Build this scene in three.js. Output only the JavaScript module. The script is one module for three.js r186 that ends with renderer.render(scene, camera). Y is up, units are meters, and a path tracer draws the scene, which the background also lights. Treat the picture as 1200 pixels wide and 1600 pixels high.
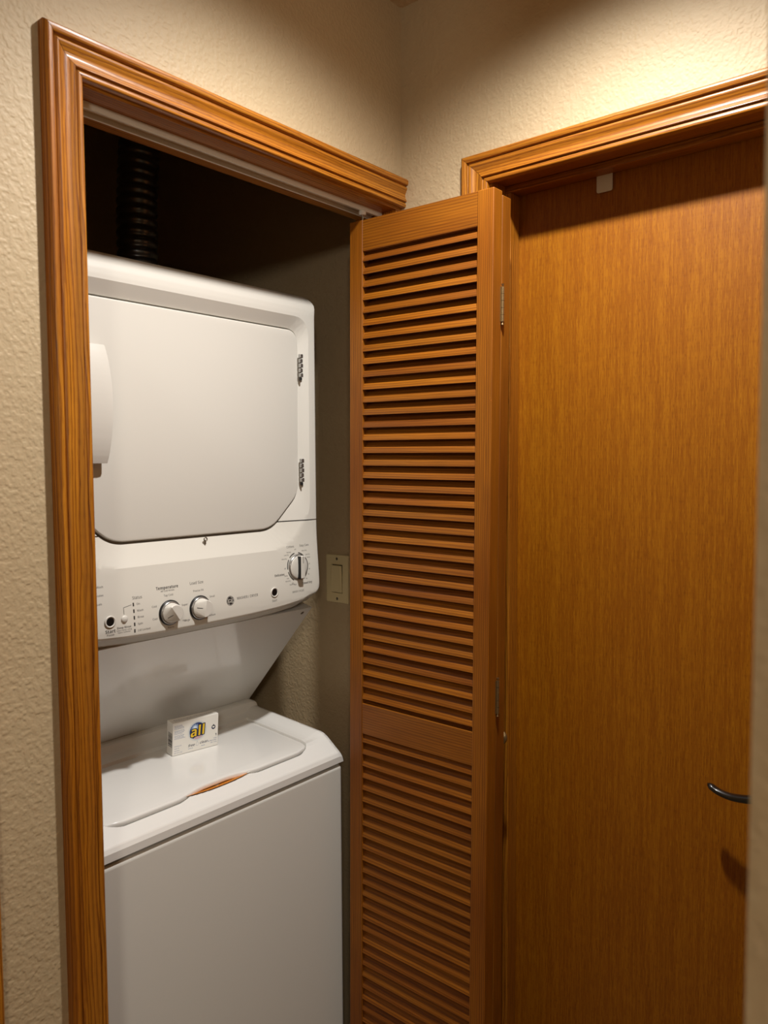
import * as THREE from 'three';
import { RoundedBoxGeometry } from 'three/addons/geometries/RoundedBoxGeometry.js';
import { ConvexGeometry } from 'three/addons/geometries/ConvexGeometry.js';
import { mergeGeometries, mergeVertices, toCreasedNormals } from 'three/addons/utils/BufferGeometryUtils.js';

// ---------------------------------------------------------------- camera, lights, exposure
const scene = new THREE.Scene();
scene.background = new THREE.Color(0x000000);
const camera = new THREE.PerspectiveCamera(66.074, 1200 / 1600, 0.05, 20);
camera.position.set(-1.29736, 1.524, 1.01949);
{
  const F = new THREE.Vector3(0.76978701, -0.06192589, -0.63528981), r = new THREE.Vector3(0.63625623, -0.0051555, 0.77146058), u = new THREE.Vector3(0.05104862, 0.99806744, -0.0354321);
  camera.quaternion.setFromRotationMatrix(new THREE.Matrix4().makeBasis(r, u, F.negate()));
}
camera.focus = 1.55; camera.userData.fStop = 6.5;
camera.updateProjectionMatrix(); camera.updateMatrixWorld();
const renderer = new THREE.WebGLRenderer({ antialias: true });
renderer.toneMapping = THREE.LinearToneMapping;
renderer.toneMappingExposure = 1.0;
renderer.shadowMap.enabled = true;
const LIGHT = { x: -0.425, y: 2.44, z: 0.50, power: 7.3, color: [1, 0.975, 0.94] };      // recessed downlight over the alcove
const HALL = { x: -2.35, y: 2.16, z: 2.0, power: 3.1, color: [1, 0.93, 0.82] };            // unseen hall lamp, placed to light the near wall and closet

// ---------------------------------------------------------------- helpers
let seed = 7;
const rnd = () => { seed = (seed * 1664525 + 1013904223) >>> 0; return seed / 4294967296; };
const used = new Map();
function numbered(n) { const k = used.get(n) ?? -1; used.set(n, k + 1); return k < 0 ? n : `${n}_${String(k + 1).padStart(3, '0')}`; }
function tag(o, label, category, group) { o.userData.label = label; o.userData.category = category; if (group) o.userData.group = group; return o; }
function thing(name, label, category, pos = [0, 0, 0]) { const o = new THREE.Group(); o.name = numbered(name); o.position.set(...pos); scene.add(o); return tag(o, label, category); }
function mesh(name, geo, mat, parent = scene, label) {
  const m = new THREE.Mesh(geo, mat); m.name = parent === scene ? numbered(name) : name; m.castShadow = m.receiveShadow = true;
  if (label) m.userData.label = label;
  parent.add(m); return m;
}
function struct(name, geo, mat, label) { const m = geo ? mesh(name, geo, mat) : new THREE.Group(); if (!geo) { m.name = name; scene.add(m); } m.userData.kind = 'structure'; if (label) m.userData.label = label; return m; }
const sm = (a, b, x) => { const t = Math.min(1, Math.max(0, (x - a) / (b - a))); return t * t * (3 - 2 * t); };
const lerp = (a, b, t) => a + (b - a) * t, clamp = (x, a = 0, b = 1) => Math.min(b, Math.max(a, x));
function box(x0, x1, y0, y1, z0, z1, r = 0, seg = 2) {
  const w = x1 - x0, h = y1 - y0, d = z1 - z0;
  const g = r > 0 ? new RoundedBoxGeometry(w, h, d, seg, r) : new THREE.BoxGeometry(w, h, d);
  g.translate((x0 + x1) / 2, (y0 + y1) / 2, (z0 + z1) / 2); return g;
}
// planar uv in metres; grain axis g (0 x, 1 y, 2 z) runs along v
function uvs(geo, g = 1, su = 1, sv = 1, ou = 0, ov = 0) {
  const n = geo.index ? geo.toNonIndexed() : geo; const P = n.attributes.position, N = n.attributes.normal, uv = new Float32Array(P.count * 2);
  const a = new THREE.Vector3(), b = new THREE.Vector3(), c = new THREE.Vector3();
  for (let i = 0; i < P.count; i += 3) {
    a.fromBufferAttribute(P, i); b.fromBufferAttribute(P, i + 1).sub(a); c.fromBufferAttribute(P, i + 2).sub(a); b.cross(c);
    const q = [Math.abs(b.x), Math.abs(b.y), Math.abs(b.z)]; let k = q.indexOf(Math.max(...q)); let al = g, ac;
    if (k === g) { al = (g + 1) % 3; ac = (g + 2) % 3; } else ac = 3 - k - g;
    for (let j = 0; j < 3; j++) { const p = [P.getX(i + j), P.getY(i + j), P.getZ(i + j)]; uv[(i + j) * 2] = p[ac] / su + ou; uv[(i + j) * 2 + 1] = p[al] / sv + ov; }
  }
  n.setAttribute('uv', new THREE.BufferAttribute(uv, 2)); return n;
}
// grid of points f(i,j) -> geometry
function grid(nu, nv, f, uvf) {
  const p = [], uv = [], ix = [];
  for (let j = 0; j <= nv; j++) for (let i = 0; i <= nu; i++) { p.push(...f(i / nu, j / nv, i, j)); uv.push(...(uvf ? uvf(i / nu, j / nv) : [i / nu, j / nv])); }
  for (let j = 0; j < nv; j++) for (let i = 0; i < nu; i++) { const a = j * (nu + 1) + i, b = a + 1, c = a + nu + 1, d = c + 1; ix.push(a, b, d, a, d, c); }
  const g = new THREE.BufferGeometry(); g.setAttribute('position', new THREE.Float32BufferAttribute(p, 3)); g.setAttribute('uv', new THREE.Float32BufferAttribute(uv, 2)); g.setIndex(ix); g.computeVertexNormals(); return g;
}
const noIdx = g => g.index ? g.toNonIndexed() : g;
const join = gs => mergeGeometries(gs.map(g => { const n = noIdx(g); for (const k of Object.keys(n.attributes)) if (!['position', 'normal', 'uv'].includes(k)) n.deleteAttribute(k); return n; }));
function cyl(r0, r1, h, seg = 24) { return new THREE.CylinderGeometry(r0, r1, h, seg); }

// ---------------------------------------------------------------- noise textures
function hash(x, y, s) { let h = (x * 374761393 + y * 668265263 + s * 1274126177) | 0; h = Math.imul(h ^ (h >>> 13), 1274126177); h = Math.imul(h ^ (h >>> 16), 2246822519); return ((h ^ (h >>> 15)) >>> 0) / 4294967296; }
function vn(x, y, px, py, s) {                                     // value noise, period px by py
  const xi = Math.floor(x), yi = Math.floor(y), fx = x - xi, fy = y - yi, u = fx * fx * (3 - 2 * fx), v = fy * fy * (3 - 2 * fy);
  const X0 = ((xi % px) + px) % px, X1 = (X0 + 1) % px, Y0 = ((yi % py) + py) % py, Y1 = (Y0 + 1) % py;
  const a = hash(X0, Y0, s), b = hash(X1, Y0, s), c = hash(X0, Y1, s), d = hash(X1, Y1, s);
  return a + (b - a) * u + (c - a) * v + (a - b - c + d) * u * v;
}
function tex(w, h, f, srgb) {
  const d = new Uint8Array(w * h * 4);
  for (let y = 0; y < h; y++) for (let x = 0; x < w; x++) { const c = f(x / w, y / h), o = (y * w + x) * 4; d[o] = clamp(c[0]) * 255; d[o + 1] = clamp(c[1] ?? c[0]) * 255; d[o + 2] = clamp(c[2] ?? c[0]) * 255; d[o + 3] = 255; }
  const t = new THREE.DataTexture(d, w, h, THREE.RGBAFormat); t.wrapS = t.wrapT = THREE.RepeatWrapping; t.magFilter = THREE.LinearFilter; t.minFilter = THREE.LinearMipmapLinearFilter; t.generateMipmaps = true; if (srgb) t.colorSpace = THREE.SRGBColorSpace; t.needsUpdate = true; return t;
}
const mix3 = (a, b, t) => [lerp(a[0], b[0], t), lerp(a[1], b[1], t), lerp(a[2], b[2], t)];
const S = (r, g, b) => [r / 255, g / 255, b / 255];

// flat-sawn oak for the casings: 0.25 m across, 1 m along
function oakAt(u, v) {
  const warp = 0.05 * (vn(u * 6, v * 3, 6, 3, 11) - 0.5) + 0.025 * (vn(u * 14, v * 9, 14, 9, 12) - 0.5) + .006 * (vn(u * 60, v * 40, 60, 40, 17) - .5);
  const r = (u + warp) * 40, fr = r - Math.floor(r), k = 0.45 + 0.55 * hash(((Math.floor(r) % 40) + 40) % 40, 3, 13);
  const ring = sm(0.35, 0.9, fr) * (1 - sm(0.93, 1, fr)) * k;
  const pore = Math.max(0, vn(u * 420, v * 70, 420, 70, 14) - 0.62) * 2.4, tone = vn(u * 5, v * 4, 5, 4, 15), fine = vn(u * 256, v * 24, 256, 24, 16);
  return [ring, pore, tone, fine];
}
const oakMap = tex(1024, 1024, (u, v) => { const [r, p, t, f] = oakAt(u, v); let c = mix3(S(214, 146, 66), S(186, 116, 44), t); c = mix3(c, S(126, 66, 20), r * 0.72); c = mix3(c, S(96, 48, 14), p * (0.25 + 0.45 * r)); return c.map(q => q * (0.93 + 0.13 * f)); }, true);
const oakBump = tex(1024, 1024, (u, v) => { const [r, p] = oakAt(u, v); return [1 - 0.35 * r - 0.6 * p]; });
// oak veneer of the flush door: 0.4 m across, 0.8 m along; rift-cut flecks
function venAt(u, v) {
  const w = 0.012 * (vn(u * 8, v * 3, 8, 3, 21) - 0.5);
  const a = vn((u + w) * 230, v * 34, 230, 34, 22), b = vn((u + w) * 90, v * 7, 90, 7, 23), c = vn((u + w) * 24, v * 2, 24, 2, 24), p = Math.max(0, vn((u + w) * 330, v * 90, 330, 90, 25) - 0.6) * 2.5, q = Math.max(0, vn((u + w) * 190, v * 60, 190, 60, 26) - 0.66) * 2.6;
  return [a * .45 + b * .35 + c * .2, p, q];
}
const venMap = tex(1024, 1024, (u, v) => { const [a, p, q] = venAt(u, v); let c = mix3(S(170, 100, 24), S(192, 122, 36), sm(0.25, 0.75, a)); c = mix3(c, S(128, 68, 12), p * 0.4); return mix3(c, S(212, 144, 54), q * 0.4); }, true);
const venBump = tex(1024, 1024, (u, v) => { const [a, p, q] = venAt(u, v); return [0.6 - 0.5 * p + 0.25 * q + 0.2 * a]; });
// stained pine of the louvres: 0.12 m across, 0.6 m along
const pineMap = tex(512, 1024, (u, v) => {
  const warp = 0.08 * (vn(u * 3, v * 3, 3, 3, 31) - 0.5) + .012 * (vn(u * 20, v * 14, 20, 14, 35) - .5), r = (u + warp) * 24, fr = r - Math.floor(r);
  const ring = sm(0.2, 0.85, fr) * (1 - sm(0.88, 1, fr)) * (0.5 + 0.5 * hash(((Math.floor(r) % 24) + 24) % 24, 1, 32)), f = vn(u * 160, v * 16, 160, 16, 33), t = vn(u * 3, v * 5, 3, 5, 34);
  let c = mix3(S(188, 112, 40), S(166, 92, 30), t); c = mix3(c, S(120, 60, 18), ring * 0.6); return c.map(q => q * (0.92 + 0.15 * f));
}, true);
// orange-peel paint: 0.6 m square
const peel = (u, v) => { const a = vn(u * 150, v * 150, 150, 150, 41), b = vn(u * 280, v * 280, 280, 280, 42), c = vn(u * 84, v * 84, 84, 84, 43); return sm(0.3, 0.8, a * .6 + c * .4) * .7 + b * .3; };
const wallBump = tex(1024, 1024, (u, v) => [peel(u, v)]);
const wallMap = tex(512, 512, (u, v) => { const t = vn(u * 5, v * 5, 5, 5, 44) * .6 + vn(u * 60, v * 60, 60, 60, 45) * .4; return mix3(S(182, 161, 127), S(176, 154, 120), t); }, true);
const carpetMap = tex(512, 512, (u, v) => { const t = vn(u * 128, v * 128, 128, 128, 51) * .7 + vn(u * 20, v * 20, 20, 20, 52) * .3; return mix3(S(104, 88, 68), S(138, 118, 94), t); }, true);
const enamelBump = tex(256, 256, (u, v) => [vn(u * 64, v * 64, 64, 64, 61) * .6 + vn(u * 24, v * 24, 24, 24, 62) * .4]);

const STD = o => new THREE.MeshStandardMaterial(o), PHY = o => new THREE.MeshPhysicalMaterial(o);
const M = {
  wall: STD({ map: wallMap, bumpMap: wallBump, bumpScale: 0.0006, roughness: 0.6 }),
  ceiling: STD({ color: 0xcbb595, bumpMap: wallBump, bumpScale: 0.0012, roughness: 0.9 }),
  carpet: STD({ map: carpetMap, roughness: 1, bumpMap: carpetMap, bumpScale: 0.004 }),
  oak: PHY({ map: oakMap, color: new THREE.Color(.62, .565, .23), bumpMap: oakBump, bumpScale: 0.0002, roughness: 0.42, specularIntensity: .6, clearcoat: 0.22, clearcoatRoughness: 0.2 }),
  veneer: PHY({ map: venMap, color: new THREE.Color(.61, .57, .16), specularIntensity: .5, bumpMap: venBump, bumpScale: 0.0002, roughness: 0.45, clearcoat: 0.06, clearcoatRoughness: 0.4 }),
  plastic: STD({ color: 0xd0ccc3, roughness: 0.42 }),
  enamel: PHY({ color: 0xd6d3cb, roughness: 0.38, clearcoat: 0.35, clearcoatRoughness: 0.1, bumpMap: enamelBump, bumpScale: 0.00004 }),
  gloss: PHY({ color: 0xe6e4df, roughness: 0.28, clearcoat: 0.7, clearcoatRoughness: 0.06 }),
  black: STD({ color: 0x0c0b0b, roughness: 0.4 }),
  blackGloss: PHY({ color: 0x050505, roughness: 0.3, clearcoat: .6, clearcoatRoughness: 0.08 }),
  silver: STD({ color: 0xb8b8b6, roughness: 0.3, metalness: 0.9 }),
  steel: STD({ color: 0x8d8678, roughness: 0.35, metalness: 0.9 }),
  brass: STD({ color: 0xa8916a, roughness: 0.32, metalness: 0.9 }),
  track: STD({ color: 0xd9d2c4, roughness: 0.45 }),
  nylon: STD({ color: 0xd8d2c6, roughness: 0.5 }),
  ivory: STD({ color: 0xd8c79a, roughness: 0.4 }),
  ivoryDark: STD({ color: 0xc2b183, roughness: 0.45 }),
  grey: STD({ color: 0xb9b6af, roughness: 0.5 }),
  duct: STD({ color: 0x6f6f70, roughness: 0.3, metalness: 0.9 }),
  dark: STD({ color: 0x15110d, roughness: 0.8 }),
};
const pine = [1, 0.86, 1.1, 0.94, 0.78].map((k, i) => PHY({ map: pineMap, color: new THREE.Color(.56 * k * (i === 4 ? 1.06 : 1), .58 * k, .22 * k * (i === 2 ? .9 : 1)), roughness: 0.5, specularIntensity: .5, clearcoat: 0.1, clearcoatRoughness: 0.35, bumpMap: pineMap, bumpScale: 0.00015 }));
const wallUV = (g, o = 0) => uvs(g, 1, 0.6, 0.6, o, o * .37);

// ---------------------------------------------------------------- the shell
const H = 2.44, T = 0.115;
const RZ0 = 0.2166, RZ1 = 0.8326;             // door_1 opening between its jambs
struct('floor', uvs(box(-4.3, 0.3, -0.06, 0, -1.1, 4.3), 0, .5, .5), M.carpet);
{ // ceiling with the round cut-out of the downlight
  const s = new THREE.Shape([[-4.3, -4.3], [0.3, -4.3], [0.3, 1.1], [-4.3, 1.1]].map(p => new THREE.Vector2(...p))), h = new THREE.Path(); h.absarc(LIGHT.x, -LIGHT.z, 0.076, 0, 2 * Math.PI, true); s.holes.push(h);
  const g = new THREE.ExtrudeGeometry(s, { depth: 0.05, bevelEnabled: false, curveSegments: 48 }); g.rotateX(-Math.PI / 2); g.translate(0, H, 0); g.computeVertexNormals();
  struct('ceiling', uvs(g, 0, .6, .6), M.ceiling);
}
struct('wall_left', wallUV(join([box(-4.3, -0.733, 0, H, -0.11, 0), box(-0.733, 0.001, 2.06, H, -0.11, 0)])), M.wall);
struct('wall_right', wallUV(join([box(0, T, 0, H, -0.11, RZ0 - .02), box(0, T, 2.072, H, RZ0 - .02, RZ1 + .02), box(0, T, 0, H, RZ1 + .02, 1.05)]), .31), M.wall);
struct('wall_near', wallUV(join([box(-0.942, -0.78, 0, H, 0.93, 1.05), box(-0.78, 0, 2.06, H, 0.93, 1.05), box(-0.06, 0, 0, 2.06, 0.93, 1.05), box(-0.942, -0.82, 0, H, 1.05, 4.2)]), .17), M.wall);   // unseen doorway, added to cut bounce light on the washer
struct('wall_added_room', wallUV(join([box(0.0, T, 0, H, 1.05, 4.2), box(-0.82, T, 0, H, 4.2, 4.3)]), .77), M.wall);  // unseen room added behind that doorway to swallow light
struct('wall_back', wallUV(box(-4.3, -0.82, 0, H, 4.2, 4.3), .5), M.wall);
struct('wall_far', wallUV(box(-4.3, -4.2, 0, H, 0, 4.2), .6), M.wall);
struct('wall_closet_right', wallUV(box(0.07, 0.17, 0, H, -1.0, -0.11), .23), M.wall);
struct('wall_closet_back', wallUV(box(-0.93, 0.17, 0, H, -1.08, -0.98), .43), M.wall);
struct('wall_closet_left', wallUV(box(-0.93, -0.83, 0, H, -0.98, -0.11), .53), M.wall);

// ---------------------------------------------------------------- casings, jambs
const PROF = [[0, 0], [0, .0125], [.0012, .0155], [.0035, .0175], [.0065, .018], [.0098, .0175], [.0122, .0162], [.0128, .0150], [.0131, .0118], [.0138, .0112], [.0150, .0114], [.0158, .0128], [.0172, .0142], [.0190, .0146], [.0212, .0140], [.0240, .0122], [.0275, .0104], [.0310, .0095], [.0345, .0096], [.0380, .0106], [.0408, .0122], [.0428, .0134], [.0440, .0134], [.0445, .0124], [.0447, .0090], [.0455, .0084], [.0466, .0088], [.0476, .0102], [.0492, .0110], [.0515, .0112], [.0538, .0108], [.0553, .0096], [.056, .0078], [.056, 0]];
// start(w), end(w): positions along the run; place(a, w, t) -> point
function casing(start, end, place, off) {
  const n = PROF.length - 1; let L = 0; const acc = [0]; for (let i = 1; i <= n; i++) { L += Math.hypot(PROF[i][0] - PROF[i - 1][0], PROF[i][1] - PROF[i - 1][1]); acc.push(L); }
  const g = grid(n, 1, (u, v, i, j) => { const [w, t] = PROF[i]; return place(j ? end(w) : start(w), w, t); });
  const uv = g.attributes.uv; for (let j = 0; j <= 1; j++) for (let i = 0; i <= n; i++) { const w = PROF[i][0]; uv.setXY(j * (n + 1) + i, acc[i] / .25 + off, (j ? end(w) : start(w)) / 1.0 + off * 3.1); }
  return toCreasedNormals(g, 0.6);
}
function flipIf(g) { const ix = g.index; if (ix) for (let i = 0; i < ix.count; i += 3) { const a = ix.getX(i); ix.setX(i, ix.getX(i + 2)); ix.setX(i + 2, a); } return g; }
const CT = 2.100;   // top of both casings
{
  const t = struct('trim_1', null, null, 'golden oak casing around the closet opening');
  mesh('casing_leg', casing(() => 0, w => CT - w, (a, w, q) => [-0.764 + w, a, q], .13), M.oak, t);
  mesh('casing_head', casing(w => -0.7632 + w, () => 0.002, (a, w, q) => [a, CT - w, q], .57), M.oak, t);
  const j = struct('trim_2', null, null, 'dark inner oak jamb of the closet');
  mesh('jamb_head', uvs(box(-0.733, 0.0, 2.039, 2.06, -0.11, 0, .0015, 1), 0, .25, 1, .3), M.oak, j);
  mesh('jamb_leg', uvs(box(-0.733, -0.713, 0, 2.039, -0.11, 0), 1, .25, 1, .4), M.oak, j);
  mesh('jamb_leg', uvs(box(-0.018, 0.001, 0, 2.039, -0.11, -.001), 1, .25, 1, .7), M.oak, j);
  const d = struct('trim_3', null, null, 'golden oak casing around the flush door');
  mesh('casing_leg', casing(() => 0, w => CT + .003 - w, (a, w, q) => [-q, a, RZ0 - .061 + w], .83), M.oak, d);
  mesh('casing_leg', casing(() => 0, w => CT + .003 - w, (a, w, q) => [-q, a, RZ1 + .061 - w], .21), M.oak, d);
  mesh('casing_head', casing(w => RZ0 - .0602 + w, w => RZ1 + .0602 - w, (a, w, q) => [-q, CT + .003 - w, a], .39), M.oak, d);
  const k = struct('trim_4', null, null, 'oak jamb and stop of the flush door');
  mesh('jamb_head', uvs(box(0, T, 2.052, 2.072, RZ0 - .02, RZ1 + .02), 2, .25, 1, .1), M.oak, k);
  for (const [a, b] of [[RZ0 - .02, RZ0], [RZ1, RZ1 + .02]]) mesh('jamb_leg', uvs(box(0, T, 0, 2.052, a, b), 1, .25, 1, .6), M.oak, k);
  mesh('stop', uvs(box(.046, .0795, 2.0395, 2.052, RZ0, RZ1, .002, 2), 2, .25, 1, .9), M.oak, k);
  for (const [a, b] of [[RZ0, RZ0 + .0125], [RZ1 - .0125, RZ1]]) mesh('stop', uvs(box(.046, .0795, 0, 2.0395, a, b, .002, 2), 1, .25, 1, .45), M.oak, k);
  const s = struct('trim_5', null, null, 'sliver of oak casing at the left edge of the photo');
  mesh('casing_leg', casing(() => 0, w => CT - w, (a, w, q) => [-0.857 - w, a, q], .33), M.oak, s);
}

// ---------------------------------------------------------------- oak flush door
{
  const d = struct('door_1', null, null, 'flush oak veneer door in the right wall');
  d.userData.label = 'flush golden oak door with black lever handle, closed in the right wall';
  mesh('door_slab', uvs(box(.08, .113, .012, 2.049, RZ0 + .002, RZ1 - .002, .0015, 1), 1, .2, .55, .15, .2), M.veneer, d);
  const h = new THREE.Group(); h.name = 'door_handle'; h.userData.label = 'black curved lever handle'; d.add(h);
  const hub = [.030, .990, .772];
  const rose = new THREE.LatheGeometry([[0, .012], [.018, .0115], [.0255, .009], [.0275, .004], [.0278, 0]].map(p => new THREE.Vector2(...p)), 40); rose.rotateZ(Math.PI / 2); rose.translate(.08, hub[1], hub[2]);
  mesh('rose', rose, M.blackGloss, h);
  const neck = cyl(.0095, .011, .045, 24); neck.rotateZ(Math.PI / 2); neck.translate(.05, hub[1], hub[2]);
  const C = new THREE.CatmullRomCurve3([[.028, .990, .782], [.026, .991, .765], [.024, .989, .735], [.025, .986, .705], [.028, .9795, .678], [.031, .9765, .655], [.034, .979, .634], [.037, .9875, .616]].map(p => new THREE.Vector3(...p)));
  const n = 48, m = 16;
  const lever = grid(m, n, (u, v) => {
    const p = C.getPoint(v), t = C.getTangent(v), a = u * 2 * Math.PI, up = new THREE.Vector3(0, 1, 0).addScaledVector(t, -t.y).normalize(), out = new THREE.Vector3().crossVectors(t, up);
    const k = v < .06 ? Math.sqrt(v / .06) : 1, e = v > .94 ? Math.sqrt((1 - v) / .06) : 1, hh = lerp(.0075, .0046, sm(.3, 1, v)) * k * e, ww = lerp(.0095, .0065, v) * k * e;
    const ca = Math.cos(a), sa = Math.sin(a), q = Math.pow(Math.abs(ca), .8) * Math.sign(ca), r = Math.pow(Math.abs(sa), .8) * Math.sign(sa);
    return p.clone().addScaledVector(up, hh * r).addScaledVector(out, ww * q).toArray();
  });
  mesh('lever', join([lever, neck]), M.blackGloss, h);
}
{ // plastic tab of an over-door hook
  const s = new THREE.Shape(), a = -.0145, b = .0145, r = .004; s.moveTo(a, .016); s.lineTo(a, -.016 + r); s.quadraticCurveTo(a, -.016, a + r, -.016); s.lineTo(b - r, -.016); s.quadraticCurveTo(b, -.016, b, -.016 + r); s.lineTo(b, .016);
  const g = new THREE.ExtrudeGeometry(s, { depth: .0016, bevelEnabled: true, bevelSize: .0005, bevelThickness: .0005, bevelSegments: 2 }); g.rotateY(-Math.PI / 2);
  const o = thing('door_hook', 'small pale plastic tab hooked over the top edge of the oak door', 'hook', [.0775, 2.026, .4045]);
  mesh('tab', g, M.plastic, o);
}

// ---------------------------------------------------------------- recessed downlight (above the frame)
{
  const o = thing('recessed_downlight', 'round recessed ceiling downlight over the closet alcove', 'light', [LIGHT.x, H, LIGHT.z]);
  mesh('trim_ring', new THREE.LatheGeometry([[.0745, .004], [.0745, -.003], [.078, -.004], [.092, -.003], [.094, 0]].map(p => new THREE.Vector2(...p)), 56), M.plastic, o);
  mesh('baffle', new THREE.LatheGeometry([[.0745, -.002], [.0735, .02], [.071, .05], [.06, .075], [.0001, .08]].map(p => new THREE.Vector2(...p)), 56), M.dark, o);
  const b = new THREE.LatheGeometry([[.0001, -.006], [.014, -.005], [.025, -.001], [.032, .006], [.033, .012], [.024, .03], [.0001, .034]].map(p => new THREE.Vector2(...p)), 40);
  const bulb = mesh('bulb', b, STD({ color: 0xffffff, emissive: new THREE.Color(...LIGHT.color), emissiveIntensity: 6, roughness: .5 }), o); bulb.position.y = .028;
  const l = new THREE.SpotLight(new THREE.Color(...LIGHT.color), LIGHT.power, 0, 1.30, 1, 2); l.position.set(LIGHT.x, H + .03, LIGHT.z); l.target.position.set(LIGHT.x, 0, LIGHT.z); l.castShadow = true; l.shadow.radius = 1.4; l.shadow.mapSize.set(2048, 2048); l.shadow.camera.near = .02;
  scene.add(l, l.target);
}
{  // lamp out of view behind the camera, placed to light the near wall
  const o = thing('unseen_hall_lamp', 'unseen globe lamp in the hall, out of view, lighting the near wall and closet', 'light', [HALL.x, H, HALL.z]);
  mesh('canopy', new THREE.LatheGeometry([[.0001, 0], [.06, 0], [.058, -.012], [.02, -.02], [.0001, -.021]].map(p => new THREE.Vector2(...p)), 40), M.steel, o);
  const cord = cyl(.003, .003, .14, 10); cord.translate(0, -.09, 0); mesh('cord', cord, M.black, o);
  const gl = new THREE.SphereGeometry(.13, 40, 24); gl.translate(0, HALL.y - H, 0); mesh('lamp_shade', gl, STD({ color: 0xffffff, emissive: new THREE.Color(...HALL.color), emissiveIntensity: 2.5, roughness: .4 }), o);
  const l = new THREE.PointLight(new THREE.Color(...HALL.color), HALL.power, 0, 2); l.position.set(HALL.x, HALL.y, HALL.z); l.castShadow = true; l.shadow.radius = 6; scene.add(l);
}

// ---------------------------------------------------------------- louvred bifold door
const LEAF_H = 1.996, LEAF_W = .339, LT = .029;
function makeLeaf() {
  const leaf = new THREE.Group(); leaf.name = 'door_leaf';
  const st = .0345;
  for (const [a, b, o] of [[0, st, .1], [LEAF_W - st, LEAF_W, .45]]) mesh('stile', uvs(box(0, LT, 0, LEAF_H, a, b, .0022, 3), 1, .12, .6, o, o), pine[a ? 2 : 0], leaf);
  const y = h => h - .012;       // world height to leaf height
  for (const [a, b, o, k] of [[y(1.946), LEAF_H - .0005, .2, 0], [y(.963), y(1.0275), .6, 0], [y(.02), y(.13), .8, 1]]) mesh('rail', uvs(box(.0012, LT - .0012, a, b, st - .001, LEAF_W - st + .001, .0012, 1), 2, .12, .6, o, o), pine[k], leaf);
  // slat: parallelogram section, flush front and back faces
  const hgt = .0106, rise = .0245, x0 = .0012, x1 = LT - .0012, c = .0009;
  const sec = [[x0, .0011], [x0 + .0007, 0.0002], [x1 - c, rise], [x1, rise + c], [x1, rise + hgt - c], [x1 - c, rise + hgt], [x0 + .0046, hgt + .0016], [x0 + .0033, hgt], [x0 + .0012, .0055]];
  const variants = [];
  for (let k = 0; k < 7; k++) {
    const s = new THREE.Shape(sec.map(p => new THREE.Vector2(...p))), g = new THREE.ExtrudeGeometry(s, { depth: LEAF_W - 2 * st + .004, bevelEnabled: false }); g.translate(0, 0, st - .002);
    variants.push(uvs(g, 2, .12, .6, k * .237, k * .411));
  }
  let i = 0;
  const row = (top, n) => { for (let k = 0; k < n; k++, i++) { const m = mesh('slat', variants[Math.floor(rnd() * 7)], pine[Math.floor(rnd() * 5)], leaf); m.position.y = y(top) - k * .0254 - hgt / 2; m.rotation.x = 0; } };
  row(1.931, 37); row(.950, 33);
  return leaf;
}
{
  const o = thing('bifold_door', 'louvred orange-brown wooden bifold door folded open at the right of the closet', 'door', [-.09, .012, -.0832]);
  o.rotation.x = .010;
  const a = makeLeaf(); o.add(a);
  const b = a.clone(); b.name = 'door_leaf'; b.rotation.y = Math.PI; b.position.set(2 * LT + .004, -.005, LEAF_W - .002); o.add(b);
  for (const y of [1.81, 1.094, .3]) {
    const h = new THREE.Group(); h.name = 'hinge'; h.position.set(LT + .002, y - .012, LEAF_W + .0015); o.add(h);
    const parts = []; for (let k = 0; k < 5; k++) { const c = cyl(.0031, .0031, .0118, 14); c.translate(0, (k - 2) * .0124, 0); parts.push(c); }
    const tip = cyl(.0026, .0015, .004, 12); tip.translate(0, .034, 0); parts.push(tip); const t2 = cyl(.0015, .0026, .004, 12); t2.translate(0, -.034, 0); parts.push(t2);
    mesh('barrel', join(parts), M.brass, h);
    mesh('hinge_leaf', join([box(-.0062, -.0008, -.031, .031, -.0022, -.0012), box(.0008, .0062, -.031, .031, -.0022, -.0012)]), M.brass, h);
  }
  const kn = new THREE.LatheGeometry([[.0065, 0], [.006, .004], [.0075, .008], [.0125, .0105], [.0138, .0135], [.0125, .0165], [.007, .0185], [.0001, .019]].map(p => new THREE.Vector2(...p)), 32); kn.rotateZ(-Math.PI / 2);
  const knob = mesh('knob', kn, M.brass, o, 'small round pull knob'); knob.position.set(2 * LT + .004, .990, .322);
  const pin = cyl(.0022, .0022, .02, 12); pin.translate(0, .009, 0);
  const pv = new THREE.Group(); pv.name = 'guide'; pv.position.set(.0145, LEAF_H, .022); o.add(pv);
  mesh('pin', pin, M.steel, pv);
  const cap = new THREE.LatheGeometry([[.0001, 0], [.006, 0], [.0075, .002], [.0075, .0085], [.006, .010], [.0001, .010]].map(p => new THREE.Vector2(...p)), 24); cap.translate(0, .0135, 0);
  mesh('roller', cap, M.nylon, pv);
}
{ // steel channel for the guide
  const o = thing('door_track', 'pale metal channel track screwed under the closet header', 'track', [0, 2.039, -.0515]);
  const s = new THREE.Shape([[-.0145, 0], [.0145, 0], [.0145, -.0095], [.0105, -.0095], [.0105, -.0083], [.0133, -.0083], [.0133, -.0013], [-.0133, -.0013], [-.0133, -.0083], [-.0105, -.0083], [-.0105, -.0095], [-.0145, -.0095]].map(p => new THREE.Vector2(...p)));
  const g = new THREE.ExtrudeGeometry(s, { depth: .693, bevelEnabled: false }); g.rotateY(-Math.PI / 2); g.translate(-.019, 0, 0);
  mesh('channel', g, M.track, o);
}

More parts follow.
